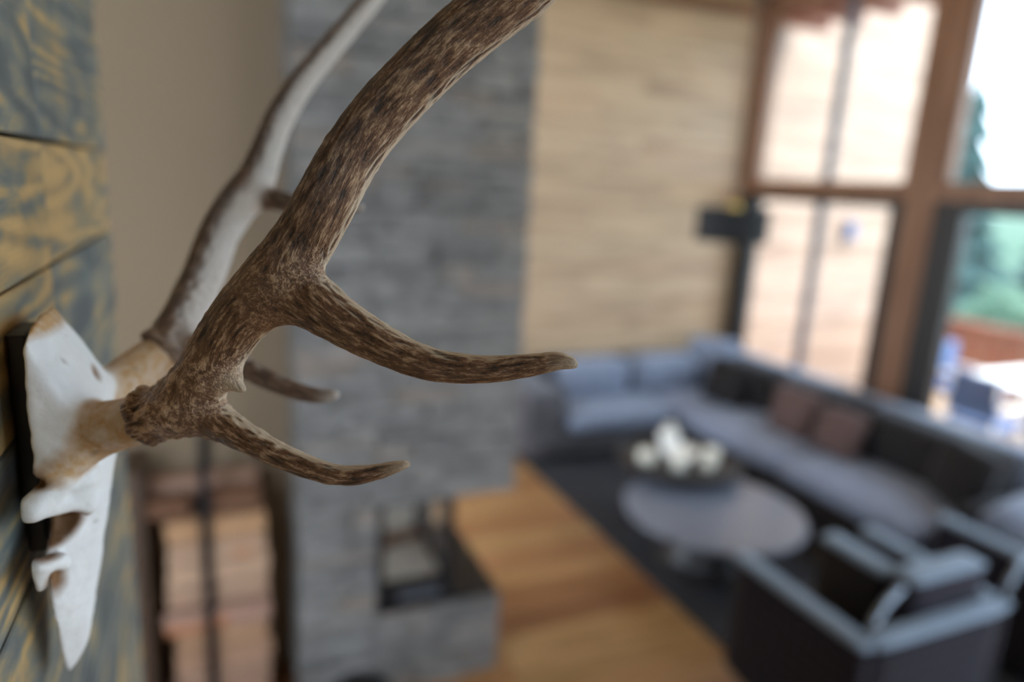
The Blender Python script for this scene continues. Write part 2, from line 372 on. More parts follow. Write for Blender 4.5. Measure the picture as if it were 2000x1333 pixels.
structure('trim_7', B(WX - 0.09, WX + 0.09, 1.10, 1.40, 0, CEIL), M['brown'])
nwin = 0
def window(y0, y1, z0, z1, t, mat, mull, ta=None, tb=None):
    global nwin; nwin += 1; ta = ta or t; tb = tb or t
    w = structure('window_%d' % nwin, frame_rect(bmesh.new(), y0, y1, z0, z1, t, ta, tb), mat)
    ys = [y0 + ta] + mull + [y1 - tb]
    for k in mull: link('mullion', B(WX - 0.035, WX + 0.035, k - 0.032, k + 0.032, z0 + t, z1 - t), M['mullion'], w)
    for a, b in zip(ys, ys[1:]):
        link('pane', B(WX - 0.006, WX + 0.006, a + 0.012, b - 0.012, z0 + t - 0.004, z1 - t + 0.004), M['glass'], w)
window(4.00, FAR - 0.16, TR1, CEIL - 0.07, 0.05, M['brown'], [4.88])
window(4.00, FAR, 0.02, TR0, 0.07, M['blackfr'], [4.90], 0.13, 0.26)
window(1.40, 3.74, TR1, CEIL - 0.07, 0.06, M['brown'], [2.2])
window(1.40, 3.74, 0.02, TR0, 0.09, M['blackfr'], [2.2], 0.15, 0.24)
window(-2.9, 1.10, TR1, CEIL - 0.07, 0.06, M['brown'], [-0.9])
window(-2.9, 1.10, 0.02, TR0, 0.13, M['blackfr'], [-0.9])
# ------------------------------------------------------------------ outside
ground = structure('ground', B(5.4, 90, -40, 60, -2.6, -2.5), M['grass'])
deck = structure('terrace', B(5.36, 9.4, -3.0, 6.45, -0.16, -0.04), M['deckred'])
for k in range(38):
    o = link('plank', B(0, 4.0, 0, 0.235, 0, 0.03, bev=0.004), M['deck'], deck); o.location = (5.38, -2.95 + 0.245 * k, -0.04)
fac = structure('wall_outside', B(5.44, 9.5, 6.6, 6.8, -0.2, 5.6), M['ext'])
for k in range(28):
    o = link('plank', B(0, 4.02, -0.03, 0, 0, 0.196, bev=0.006), M['ext'], fac); o.location = (5.45, 6.6, -0.1 + 0.2 * k)
link('corner_post', B(5.46, 5.62, 6.46, 6.57, -0.04, 5.4), M['deckred'], fac)
roof = structure('roof', B(5.4, 6.25, -3.2, 6.55, 4.46, 4.54), M['deckred'])
for k in range(21):
    o = link('rafter', B(0, 0.80, -0.055, 0.055, 0, 0.24, bev=0.008), M['deckred'], roof); o.location = (5.38, -2.6 + 0.43 * k, 4.215)
wlm = thing('wall_lamp', 'small dark box wall lamp on the pale timber wall outside', 'lamp', (7.59, 6.57, H - 0.325))
link('back_plate', B(-0.05, 0.05, -0.015, 0.0, -0.12, 0.12, bev=0.004), M['blackfr'], wlm)
link('lamp_housing', B(-0.06, 0.06, -0.13, -0.015, -0.11, 0.11, bev=0.01), M['outblue'], wlm)
rail = thing('deck_railing', 'reddish wooden picket railing along the terrace edge outside the right-hand window', 'railing', (9.2, 1.5, -0.01))
link('top_rail', B(-0.05, 0.05, -4.4, 4.9, 0.92, 0.99, bev=0.01), M['deckred'], rail)
link('bottom_rail', B(-0.03, 0.03, -4.4, 4.9, 0.08, 0.15), M['deckred'], rail)
pk = None
for k in range(36):
    if pk is None:
        pk = link('picket', B(-0.02, 0.02, -0.115, 0.115, 0.05, 0.92, bev=0.006), M['deckred'], rail); o = pk
    else:
        o = pk.copy(); COL.objects.link(o); o.parent = rail
    o.location = (0.052, -4.28 + 0.257 * k, 0)
tb = thing('patio_table', 'long white patio table on the terrace outside the right-hand window', 'table', (7.75, 3.55, -0.01))
link('tabletop', B(-0.55, 0.55, -0.95, 0.95, 0.70, 0.745, bev=0.01), M['white'], tb)
for sx in (-1, 1):
    for sy in (-1, 1): link('leg', B(sx * 0.48 - 0.03, sx * 0.48 + 0.03, sy * 0.86 - 0.03, sy * 0.86 + 0.03, 0, 0.70), M['white'], tb)
def patio_chair(loc, rz, label):
    t = thing('patio_chair', label, 'chair', loc, rz, 'chairs round the patio table')
    rb('seat', -0.25, 0.25, -0.24, 0.24, 0.40, 0.47, M['outblue'], t, 0.03, 0.01)
    rb('backrest', -0.25, 0.25, -0.29, -0.23, 0.50, 0.92, M['outblue'], t, 0.03)
    for sx in (-1, 1):
        link('leg', tube([(sx * 0.23, 0.22, 0), (sx * 0.23, 0.22, 0.41)], 0.015), M['white'], t)
        link('leg', tube([(sx * 0.23, -0.28, 0), (sx * 0.23, -0.25, 0.45), (sx * 0.23, -0.29, 0.9)], 0.015), M['white'], t)
        link('armrest', tube([(sx * 0.255, -0.26, 0.64), (sx * 0.255, 0.22, 0.64), (sx * 0.235, 0.22, 0.40)], 0.018), M['white'], t)
patio_chair((6.85, 3.95, -0.01), -PI / 2, 'blue cushioned patio chair at the far end of the white table side nearest the glass')
patio_chair((6.85, 3.2, -0.01), -PI / 2, 'blue cushioned patio chair on the glass side of the white table, nearer the frame edge')
patio_chair((7.75, 4.85, -0.01), PI, 'blue cushioned patio chair at the head of the white patio table')
def blob_crown(n, rx, rz, seed, mat, parent, z):
    r = random.Random(seed); bm = bmesh.new()
    for k in range(n):
        a = r.uniform(0, 2 * PI); h = r.uniform(-1, 1); q = math.sqrt(1 - h * h) * r.uniform(0.4, 1)
        c = Vector((q * rx * math.cos(a), q * rx * math.sin(a), z + h * rz)); s = r.uniform(0.25, 0.42) * rx
        ret = bmesh.ops.create_icosphere(bm, subdivisions=2, radius=s, matrix=Matrix.Translation(c))
        for v in ret['verts']: v.co += Vector((noise.noise(v.co * 3), noise.noise(v.co * 3 + Vector((9, 0, 0))), noise.noise(v.co * 3 + Vector((0, 9, 0))))) * s * 0.5
    return link('crown', bm, mat, parent)
def spruce(loc, h, r, label, seed, name='spruce_tree'):
    t = thing(name, label, 'tree', loc); rr = random.Random(seed)
    link('trunk', tube([(0, 0, 0), (0, 0, h * 0.5), (0, 0, h * 0.93)], [h * 0.025, h * 0.018, h * 0.004], 8), M['bark'], t)
    bm = bmesh.new(); n = 11
    for k in range(n):
        f = k / n; z0 = h * (0.10 + 0.86 * f); R = r * (1 - f) ** 0.85 + 0.12; sg = 22
        top = bm.verts.new((0, 0, z0 + h * 0.17 * (1 - f * 0.4))); ring = []
        for s in range(sg):
            a = 2 * PI * s / sg + k; q = R * (1.0 if s % 2 else 0.68) * rr.uniform(0.8, 1.15)
            ring.append(bm.verts.new((q * math.cos(a), q * math.sin(a), z0 - (0.12 * R if s % 2 else 0) + rr.uniform(-0.1, 0.1))))
        for s in range(sg): bm.faces.new([ring[s], ring[(s + 1) % sg], top])
        bm.faces.new(ring[::-1])
    link('crown', bm, M['leaf'], t)
def bush(loc, rx, rz, label, seed, mat=None):
    t = thing('leafy_tree', label, 'tree', loc)
    link('trunk', tube([(0, 0, 0), (0.1, 0, rz * 0.8), (0, 0, rz * 1.3)], [0.14, 0.1, 0.05], 8), M['bark'], t)
    blob_crown(34, rx, rz, seed, mat or M['leaf2'], t, rz * 1.35)
spruce((17.0, 11.5, -2.5), 8.2, 1.9, 'dark spruce at the left edge of the right-hand window, tallest of the trees', 3)
spruce((24.0, 13.0, -2.5), 5.6, 1.8, 'short dark spruce just right of the tallest one, beyond the terrace', 5)
spruce((27.0, 11.2, -2.5), 4.9, 1.7, 'lowest dark spruce at the right edge of the window view', 8)
bush((15.0, 8.6, -2.5), 1.25, 1.3, 'green leafy tree behind the railing, close beside the tall spruce', 21)
bush((17.5, 7.2, -2.5), 1.25, 1.3, 'bright green leafy tree behind the railing at the edge of the frame', 22)
structure('hills', lathe([(26, 0), (22, 1.6), (14, 3.6), (6, 4.6), (0, 4.8)], 40, c=(60, 34, -2.5)), M['leaf2'])
# ------------------------------------------------------------------ stone fireplace
FX0, FX1, FY, FYB = 0.283, 1.28, 2.78, 3.52
fp = structure('wall_chimney', B(FX0 + 0.03, FX1 - 0.03, FY + 0.03, FYB, 0.985, CEIL), M['grout'])
base = structure('wall_hearth', B(FX0 + 0.03, FX1 - 0.07, FY + 0.03, FYB, 0.0, 0.425), M['grout'])
link('pier', B(FX0 + 0.03, 0.60, FY + 0.03, FYB, 0.425, 0.985), M['grout'], base)
stones_left = 294
def ledge_stone(parent, x0, x1, z0, z1):
    global stones_left
    d = random.uniform(0.0, 0.022); L, hh = x1 - x0 - 0.004, z1 - z0 - 0.004
    bm = B(-L / 2, L / 2, -0.04, 0.0, -hh / 2, hh / 2, bev=0.004)
    for v in bm.verts:
        if v.co.y < -0.02: v.co += Vector((random.uniform(-0.003, 0.003), random.uniform(-0.007, 0.007), random.uniform(-0.003, 0.003)))
    o = link('stone', bm, M['stone'], parent); o.location = ((x0 + x1) / 2, FY + 0.035 - d, (z0 + z1) / 2)
def stone_rows(parent, X0, X1, z0, z1, side_bm):
    z = z0
    while z < z1 - 0.005:
        hh = random.choice([0.042, 0.05, 0.058, 0.066, 0.075]) * 1.15
        if z + hh > z1 - 0.03: hh = z1 - z
        x = X0
        while x < X1 - 0.005:
            L = random.uniform(0.13, 0.36)
            if x + L > X1 - 0.09: L = X1 - x
            if z < 3.5: ledge_stone(parent, x, x + L, z, z + hh)
            else: box(side_bm, x + 0.002, x + L - 0.002, FY + random.uniform(-0.022, 0.005), FY + 0.04, z + 0.002, z + hh - 0.002, bev=0.004)
            x += L
        yb = FY + 0.04
        while yb < FYB - 0.01:
            L = min(random.uniform(0.14, 0.3), FYB - yb); q = random.uniform(-0.008, 0.006)
            box(side_bm, X0 - q, X0 + 0.04, yb + 0.002, yb + L - 0.002, z + 0.002, z + hh - 0.002, bev=0.004)
            if parent is fp or z < 0.43: box(side_bm, X1 - 0.09, X1 + q, yb + 0.002, yb + L - 0.002, z + 0.002, z + hh - 0.002, bev=0.004)
            yb += L
        z += hh
sb = bmesh.new(); stone_rows(fp, FX0, FX1, 0.985, CEIL, sb); o = link('stone_returns', sb, M['stone'], fp); o['kind'] = 'stuff'
sb = bmesh.new(); stone_rows(base, FX0, FX1 - 0.04, 0.0, 0.425, sb); o = link('stone_returns', sb, M['stone'], base); o['kind'] = 'stuff'
sb = bmesh.new(); stone_rows(base, FX0, 0.62, 0.427, 0.983, sb); o = link('stone_returns', sb, M['stone'], base); o['kind'] = 'stuff'
ins = thing('fireplace_insert', 'black steel fireplace insert with glass front in the grey stone chimney', 'fireplace', (0, 0, 0.43))
link('ledge_plate', B(0.61, FX1 - 0.05, FY - 0.006, FYB - 0.01, 0.0, 0.022, bev=0.004), M['blacksteel'], ins)
link('plinth', B(0.63, 1.0, FY + 0.02, FY + 0.10, 0.022, 0.095, bev=0.004), M['blacksteel'], ins)
link('air_slider', B(0.73, 0.93, FY + 0.012, FY + 0.02, 0.042, 0.078, bev=0.002), M['greysteel'], ins)
fr = bmesh.new(); frx = (0.63, 1.0)
for a, b, c, d in ((0.63, 0.662, 0.095, 0.55), (0.965, 1.0, 0.095, 0.55), (0.662, 0.965, 0.095, 0.125), (0.662, 0.965, 0.52, 0.55)): box(fr, a, b, FY + 0.03, FY + 0.06, c, d)
dr = link('door_frame', fr, M['blacksteel'], ins)
link('glass', B(0.662, 0.965, FY + 0.042, FY + 0.048, 0.125, 0.52), M['glass'], dr)
sg = bmesh.new()
for a, b, c, d in ((FY + 0.06, FY + 0.09, 0.022, 0.55), (FYB - 0.14, FYB - 0.10, 0.022, 0.55), (FY + 0.09, FYB - 0.14, 0.50, 0.55), (FY + 0.09, FYB - 0.14, 0.095, 0.125)): box(sg, 0.965, 1.0, a, b, c, d)
sdf_ = link('side_frame', sg, M['blacksteel'], ins)
link('glass', B(0.978, 0.984, FY + 0.09, FYB - 0.14, 0.125, 0.50), M['glass'], sdf_)
link('back_lining', B(0.63, 0.965, FYB - 0.14, FYB - 0.10, 0.095, 0.55), M['lining'], ins)
link('side_lining', B(0.63, 0.65, FY + 0.06, FYB - 0.14, 0.095, 0.55), M['lining'], ins)
link('floor_lining', B(0.65, 0.962, FY + 0.062, FYB - 0.14, 0.06, 0.10), M['lining'], ins)
link('rear_panel', B(1.0, FX1 - 0.2, FYB - 0.10, FYB - 0.05, 0.022, 0.55), M['blacksteel'], ins)
ch = thing('charred_log', 'half-burnt dark log lying inside the glass-fronted fireplace', 'log', (0.83, 3.2, 0.53))
link('charred_wood', tube([(-0.1, -0.03, 0.035), (0.0, 0.0, 0.04), (0.1, 0.03, 0.036)], [0.03, 0.036, 0.032], 9), M['barklog'], ch)
bk = thing('ash_bucket', 'black metal ash bucket standing on the floor before the stone hearth', 'bucket', (0.49, 2.46, 0.0))
smooth(link('body', lathe([(0, 0.004), (0.105, 0.004), (0.11, 0.012), (0.125, 0.30), (0.13, 0.31), (0.122, 0.312), (0.105, 0.02), (0, 0.016)], 24), M['blacksteel'], bk))
link('handle', tube([(0.128 * math.cos(a), 0.02, 0.29 + 0.07 * math.sin(a)) for a in [PI * k / 12 for k in range(13)]], 0.005, 8), M['blacksteel'], bk)
# ------------------------------------------------------------------ firewood
rk = thing('firewood_rack', 'tall dark firewood rack with a black front strap left of the stone chimney', 'rack', (-0.06, 2.98, 0.0))
link('base_plate', B(-0.31, 0.24, -0.15, 0.11, 0.0, 0.03, bev=0.004), M['blacksteel'], rk)
link('side_panel', B(-0.31, -0.235, -0.18, 0.11, 0.0, 1.24, bev=0.006), M['brownsteel'], rk)
link('front_strap', B(-0.035, 0.005, -0.172, -0.152, 0.0, 1.24, bev=0.003), M['blacksteel'], rk)
link('strap_hook', tube([(-0.015, -0.162, 1.23), (0.0, -0.12, 1.27), (0.0, 0.1, 1.27)], 0.012, 8), M['blacksteel'], rk)
link('rear_post', B(-0.035, 0.005, 0.095, 0.11, 0.0, 1.28, bev=0.003), M['blacksteel'], rk)
def split_log(L, w, h, seed):
    r = random.Random(seed); bm = bmesh.new(); rings = []
    prof = [(-0.5, 0.0), (-0.46, 0.55), (-0.15, 0.98), (0.2, 1.0), (0.47, 0.6), (0.5, 0.04), (0.1, -0.02)]
    if seed % 2: prof = [(-0.5, 0.02), (-0.5, 0.9), (-0.3, 1.0), (0.3, 0.92), (0.5, 0.7), (0.48, 0.05), (0.0, 0.0)]
    jit = [(r.uniform(-.05, .05), r.uniform(-.06, .0)) for _ in prof]
    for q in (-0.5, -0.17, 0.17, 0.5):
        rings.append([bm.verts.new((q * L + r.uniform(-.008, .008), (a + ja + r.uniform(-.03, .03)) * w, (b + jb) * h)) for (a, b), (ja, jb) in zip(prof, jit)])
    n = len(prof)
    for A, C in zip(rings, rings[1:]):
        for k in range(n):
            f = bm.faces.new([A[k], A[(k + 1) % n], C[(k + 1) % n], C[k]]); f.material_index = 1 if (k in (2, 3) and seed % 3 == 0) else 0
    bm.faces.new(rings[0][::-1]); bm.faces.new(rings[-1])
    bmesh.ops.recalc_face_normals(bm, faces=bm.faces)
    return bm
logs = []; z = 0.032; k = 0
while z < 1.0:
    hh = random.choice([0.085, 0.1, 0.115, 0.095])
    o = link('firewood_log', split_log(random.uniform(0.36, 0.41), 0.12, hh * 0.87, k), [M['split'], M['barklog']])
    o.location = (-0.06 + random.uniform(0.01, 0.035), 2.885 + random.uniform(0, 0.03), z)
    logs.append(o); k += 1; z += hh
back_n = 0
ORD = ['topmost', 'second', 'third', 'fourth', 'fifth', 'sixth', 'seventh', 'eighth', 'ninth', 'tenth', 'eleventh', 'twelfth']
for q, o in enumerate(reversed(logs)):
    tag(o, ('%s long split log of the firewood column' if q == 0 else '%s long split log from the top of the firewood column') % ORD[q] + (', bark-streaked' if logs.index(o) % 3 == 0 else ''), 'log', 'split logs in the firewood rack')
for dx, yy, L, w, h, lab in ((-0.17, 2.895, 0.2, 0.10, 0.08, 'short orange-brown log on the left end of the stack top'), (0.10, 2.90, 0.2, 0.11, 0.085, 'short orange-brown log on the right end of the stack top'), (-0.02, 3.02, 0.42, 0.12, 0.12, 'split log lying at the back of the stack top')):
    o = link('firewood_log', split_log(L, w, h, k + 3), [M['barklog'] if L < 0.3 else M['split'], M['split']]); o.location = (-0.06 + dx, yy, z)
    tag(o, lab, 'log', 'logs on top of the firewood stack'); k += 1
# ------------------------------------------------------------------ rug, tables
rug = link('area_rug', B(2.46, 5.05, 1.15, 5.35, 0.0015, 0.016, bev=0.004), M['rug']); tag(rug, 'large charcoal rug under the coffee tables and sofa on the wooden floor', 'rug')
ct = thing('coffee_table', 'large round low grey coffee table in front of the sofa', 'table', (2.97, 3.26, 0.016))
smooth(link('tabletop', lathe([(0, 0.345), (0.56, 0.345), (0.585, 0.355), (0.59, 0.37), (0.585, 0.382), (0.57, 0.386), (0, 0.386)], 64), M['tabletop'], ct), False)
link('pedestal', lathe([(0, 0.0), (0.34, 0.0), (0.36, 0.02), (0.30, 0.06), (0.24, 0.2), (0.30, 0.34), (0.32, 0.344), (0, 0.344)], 40), M['darktable'], ct)
st = thing('side_table', 'taller dark round tray table carrying white objects behind the coffee table', 'table', (3.13, 3.87, 0.016))
link('tray_top', lathe([(0, 0.43), (0.42, 0.43), (0.455, 0.445), (0.465, 0.495), (0.455, 0.50), (0.44, 0.455), (0, 0.452)], 56), M['darktable'], st)
for a in (0, 90, 180): link('leg', tube([(0.40 * math.cos(math.radians(a)), 0.40 * math.sin(math.radians(a)), 0), (0.36 * math.cos(math.radians(a)), 0.36 * math.sin(math.radians(a)), 0.432)], 0.02, 10), M['blacksteel'], st)
TZ = 0.468
def candle(x, y, r, h, lab):
    c = thing('pillar_candle', lab, 'candle', (x, y, TZ), 0, 'white candles on the tray table')
    smooth(link('wax_body', lathe([(0, 0), (r, 0), (r, h * 0.97), (r * 0.9, h), (r * 0.55, h * 0.96), (0, h * 0.95)], 24), M['wax'], c))
    link('wick', tube([(0, 0, h * 0.94), (0.002, 0, h * 0.94 + 0.018)], 0.002, 6), M['blackfr'], c)
candle(2.86, 3.90, 0.06, 0.09, 'short white pillar candle at the left of the tray table')
candle(3.02, 3.72, 0.05, 0.11, 'white pillar candle at the front of the tray table')
candle(3.36, 3.78, 0.055, 0.10, 'white pillar candle at the right of the tray table')
candle(3.24, 3.68, 0.045, 0.07, 'smallest white pillar candle beside the right one on the tray')
bw = thing('ceramic_bowl', 'wide white ceramic bowl in the middle of the tray table', 'bowl', (3.13, 3.87, TZ))
smooth(link('bowl_shell', lathe([(0, 0), (0.06, 0), (0.07, 0.012), (0.12, 0.05), (0.145, 0.085), (0.14, 0.087), (0.112, 0.055), (0.06, 0.02), (0, 0.017)], 36), M['white'], bw))
vs = thing('ceramic_vase', 'small round white vase at the back of the tray table', 'vase', (3.22, 4.12, TZ))
smooth(link('vase_body', lathe([(0, 0), (0.045, 0), (0.075, 0.03), (0.085, 0.075), (0.072, 0.12), (0.035, 0.15), (0.03, 0.17), (0.04, 0.185), (0.032, 0.186), (0.024, 0.165), (0, 0.15)], 30), M['white'], vs))
smooth(link('neck_ring', lathe([(0.032, 0.158), (0.042, 0.163), (0.032, 0.168)], 24), M['brass'], vs))
# ------------------------------------------------------------------ sofa
so = thing('corner_sofa', 'large charcoal corner sofa running below the windows and along the pale timber wall', 'sofa', (0, 0, 0.0))
S, SD = M['sofa'], M['sofadark']
rb('base', 3.93, 5.10, 2.50, 5.86, 0.07, 0.30, SD, so, 0.03)
rb('base', 2.45, 3.925, 5.02, 5.86, 0.07, 0.30, S, so, 0.03)
for a, b in ((2.52, 3.72), (3.73, 4.93)): rb('seat_cushion', 3.95, 4.80, a, b, 0.30, 0.455, M['seatlit'], so, 0.05, 0.015)
rb('seat_cushion', 3.95, 4.80, 4.94, 5.60, 0.30, 0.455, M['seatlit'], so, 0.05, 0.012)
rb('seat_cushion', 2.84, 3.94, 4.96, 5.60, 0.30, 0.455, M['pillowgrey'], so, 0.05, 0.012)
rb('arm', 2.42, 2.83, 5.06, 5.88, 0.07, 0.66, S, so, 0.06)
rb('backrest', 4.97, 5.19, 2.50, 5.88, 0.30, 0.83, M['pillowgrey'], so, 0.05)  # pale cloth imitates window light along the backrest top
rb('backrest', 2.84, 4.96, 5.76, 5.90, 0.30, 0.78, S, so, 0.05)
rb('arm', 4.15, 5.10, 2.35, 2.50, 0.07, 0.62, SD, so, 0.06)
for a, b in ((2.56, 3.62), (3.66, 4.55), (4.58, 5.28)): rb('back_cushion', 4.60, 4.97, a, b, 0.44, 0.86, SD, so, 0.09, 0.02, axis=0)
for a, b in ((3.0, 3.72), (3.78, 4.55)): rb('back_cushion', a, b, 5.44, 5.76, 0.44, 0.80, M['pillowgrey'], so, 0.08, 0.02, axis=1)
for x in (2.52, 3.6, 4.9):
    for y in (5.1, 5.78): link('foot', lathe([(0, 0.016), (0.022, 0.016), (0.03, 0.075), (0, 0.075)], 12, c=(x, y, 0)), M['blacksteel'], so)
for x in (4.02, 4.98): link('foot', lathe([(0, 0.016), (0.022, 0.016), (0.03, 0.075), (0, 0.075)], 12, c=(x, 2.6, 0)), M['blacksteel'], so)
def pillow(x, y, z, w, h, d, rz, tilt, mat, lab):
    bm = rbox(w, d, h, 0.05, 0.05, 8, axis=1)
    o = smooth(link('throw_pillow', bm, mat)); o.location = (x, y, z); o.rotation_euler = (tilt, 0, rz)
    tag(o, lab, 'pillow', 'throw pillows on the corner sofa')
pillow(4.75, 5.52, 0.72, 0.5, 0.5, 0.14, -0.75, -0.25, M['pillowgrey'], 'pale grey-blue pillow in the corner of the sofa by the timber wall')
pillow(4.50, 4.98, 0.67, 0.46, 0.44, 0.14, -1.45, -0.25, SD, 'dark pillow next to the pale corner pillow under the window')
pillow(4.48, 4.10, 0.66, 0.42, 0.42, 0.13, -1.5, -0.28, M['pillowbrown'], 'brownish pillow in the middle of the long sofa side')
pillow(4.46, 3.62, 0.65, 0.38, 0.38, 0.12, -1.5, -0.32, M['pillowbrown'], 'smaller brownish pillow leaning beside the large dark back cushion')
pillow(4.55, 2.70, 0.67, 0.46, 0.44, 0.14, -2.0, -0.2, M['sofadark'], 'dark pillow at the near end of the sofa against the arm')
# ------------------------------------------------------------------ armchairs
def armchair(x, y, lab, light=False):
    t = thing('armchair', lab, 'armchair', (x, y, 0.016))
    C, T = M['chair'], M['chairlit']
    rb('seat_base', 0.07, 0.87, 0.07, 0.72, 0.08, 0.32, C, t, 0.03)
    rb('seat_cushion', 0.09, 0.85, 0.09, 0.74, 0.32, 0.44, T if light else M['sofadark'], t, 0.05, 0.02)
    for a, b in ((0.0, 0.075), (0.865, 0.94)):
        s = rb('arm', a, b, 0.0, 0.74, 0.06, 0.655, C, t, 0.03)
        p = rb('arm_lit_top', a - 0.008, b + 0.008, 0.0, 0.75, 0.655, 0.69, T, t, 0.017)
    rb('backrest', 0.075, 0.865, -0.01, 0.07, 0.06, 0.655, C, t, 0.03)
    rb('back_lit_top', 0.06, 0.88, -0.02, 0.075, 0.655, 0.692, T, t, 0.018)
    rb('back_cushion', 0.37, 0.862, 0.085, 0.22, 0.44, 0.84, C, t, 0.05, 0.02, axis=1)
    rb('back_cushion_lit_top', 0.375, 0.857, 0.09, 0.215, 0.815, 0.852, T, t, 0.018)  # thin pale cap standing for the window-lit cushion top
    for a in (0.05, 0.9):
        link('curved_rail', tube([(a, 0.03, 0.69), (a + 0.03, 0.035, 0.76), (a + 0.10, 0.05, 0.82), (a + 0.22, 0.08, 0.845)], 0.018, 10), M['greysteel'], t)
    for sx in (0.08, 0.86):
        for sy in (0.06, 0.66): link('leg', lathe([(0, 0), (0.018, 0), (0.026, 0.07), (0, 0.07)], 12, c=(sx, sy, 0)), M['blacksteel'], t)
    return t
a1 = armchair(2.29, 1.58, 'dark checked armchair with top edges painted pale as window-lit, nearest the plank floor, back towards the viewer')
rb('side_cushion', 0.37, 0.49, 0.225, 0.60, 0.44, 0.80, M['sofadark'], a1, 0.05, 0.02, axis=0)
rb('side_cushion_lit_top', 0.375, 0.485, 0.23, 0.595, 0.775, 0.812, M['chairlit'], a1, 0.018)
a2 = armchair(3.73, 1.56, 'dark checked armchair beyond the nearest one, cut off by the frame edge', True)
pl = rbox(0.5, 0.16, 0.46, 0.06, 0.05, 8, axis=1)
o = smooth(link('throw_pillow', pl, M['pillowgrey'])); o.location = (4.22, 2.04, 0.61); o.rotation_euler = (-0.95, 0, 0.15); tag(o, 'pale blue-grey pillow standing in the far armchair at the frame edge', 'pillow')
# ------------------------------------------------------------------ pendant lamp over the coffee table
pd = thing('pendant_lamp', 'black drum-shaded pendant lamp hanging in front of the window corner', 'lamp', (2.885, 3.32, CEIL))
zt = 2.345 - CEIL
smooth(link('lamp_shade', lathe([(0.207, zt - 0.2), (0.212, zt - 0.2), (0.212, zt), (0.207, zt), (0.207, zt - 0.2)], 48), M['shade'], pd), False)
link('shade_disc', lathe([(0, zt - 0.02), (0.206, zt - 0.02), (0.206, zt - 0.012), (0, zt - 0.012)], 40), M['shade'], pd)
link('brass_cap', lathe([(0, zt - 0.012), (0.04, zt - 0.012), (0.036, zt + 0.02), (0.012, zt + 0.05), (0, zt + 0.05)], 24), M['brass'], pd)
link('cable', tube([(0, 0, zt + 0.045), (0, 0, -0.02)], 0.007, 8), M['brownsteel'], pd)
link('ceiling_rose', lathe([(0, 0), (0.06, 0), (0.055, -0.025), (0, -0.03)], 24), M['brass'], pd)
# ------------------------------------------------------------------ deer skull and antlers
def smin(a, b, k):
    h = np.clip(0.5 + 0.5 * (b - a) / k, 0, 1); return b + (a - b) * h - k * h * (1 - h)
def cone_d(P, a, b, ra, rb_):
    ab = b - a; L2 = max(float(ab @ ab), 1e-12)
    t = np.clip(((P - a) @ ab) / L2, 0, 1).astype(np.float32)
    d = P - a - t[:, None] * ab.astype(np.float32)
    return np.sqrt((d * d).sum(1)) - (ra + (rb_ - ra) * t)
def catmull(pts, sub):
    P = np.array(pts, float); out = []
    E = np.vstack([2 * P[0] - P[1], P, 2 * P[-1] - P[-2]])
    for i in range(1, len(E) - 2):
        for s in range(sub):
            t = s / sub; a, b, c, d = E[i - 1], E[i], E[i + 1], E[i + 2]
            out.append(0.5 * (2 * b + (c - a) * t + (2 * a - 5 * b + 4 * c - d) * t * t + (3 * b - a - 3 * c + d) * t ** 3))
    out.append(P[-1]); return np.array(out)
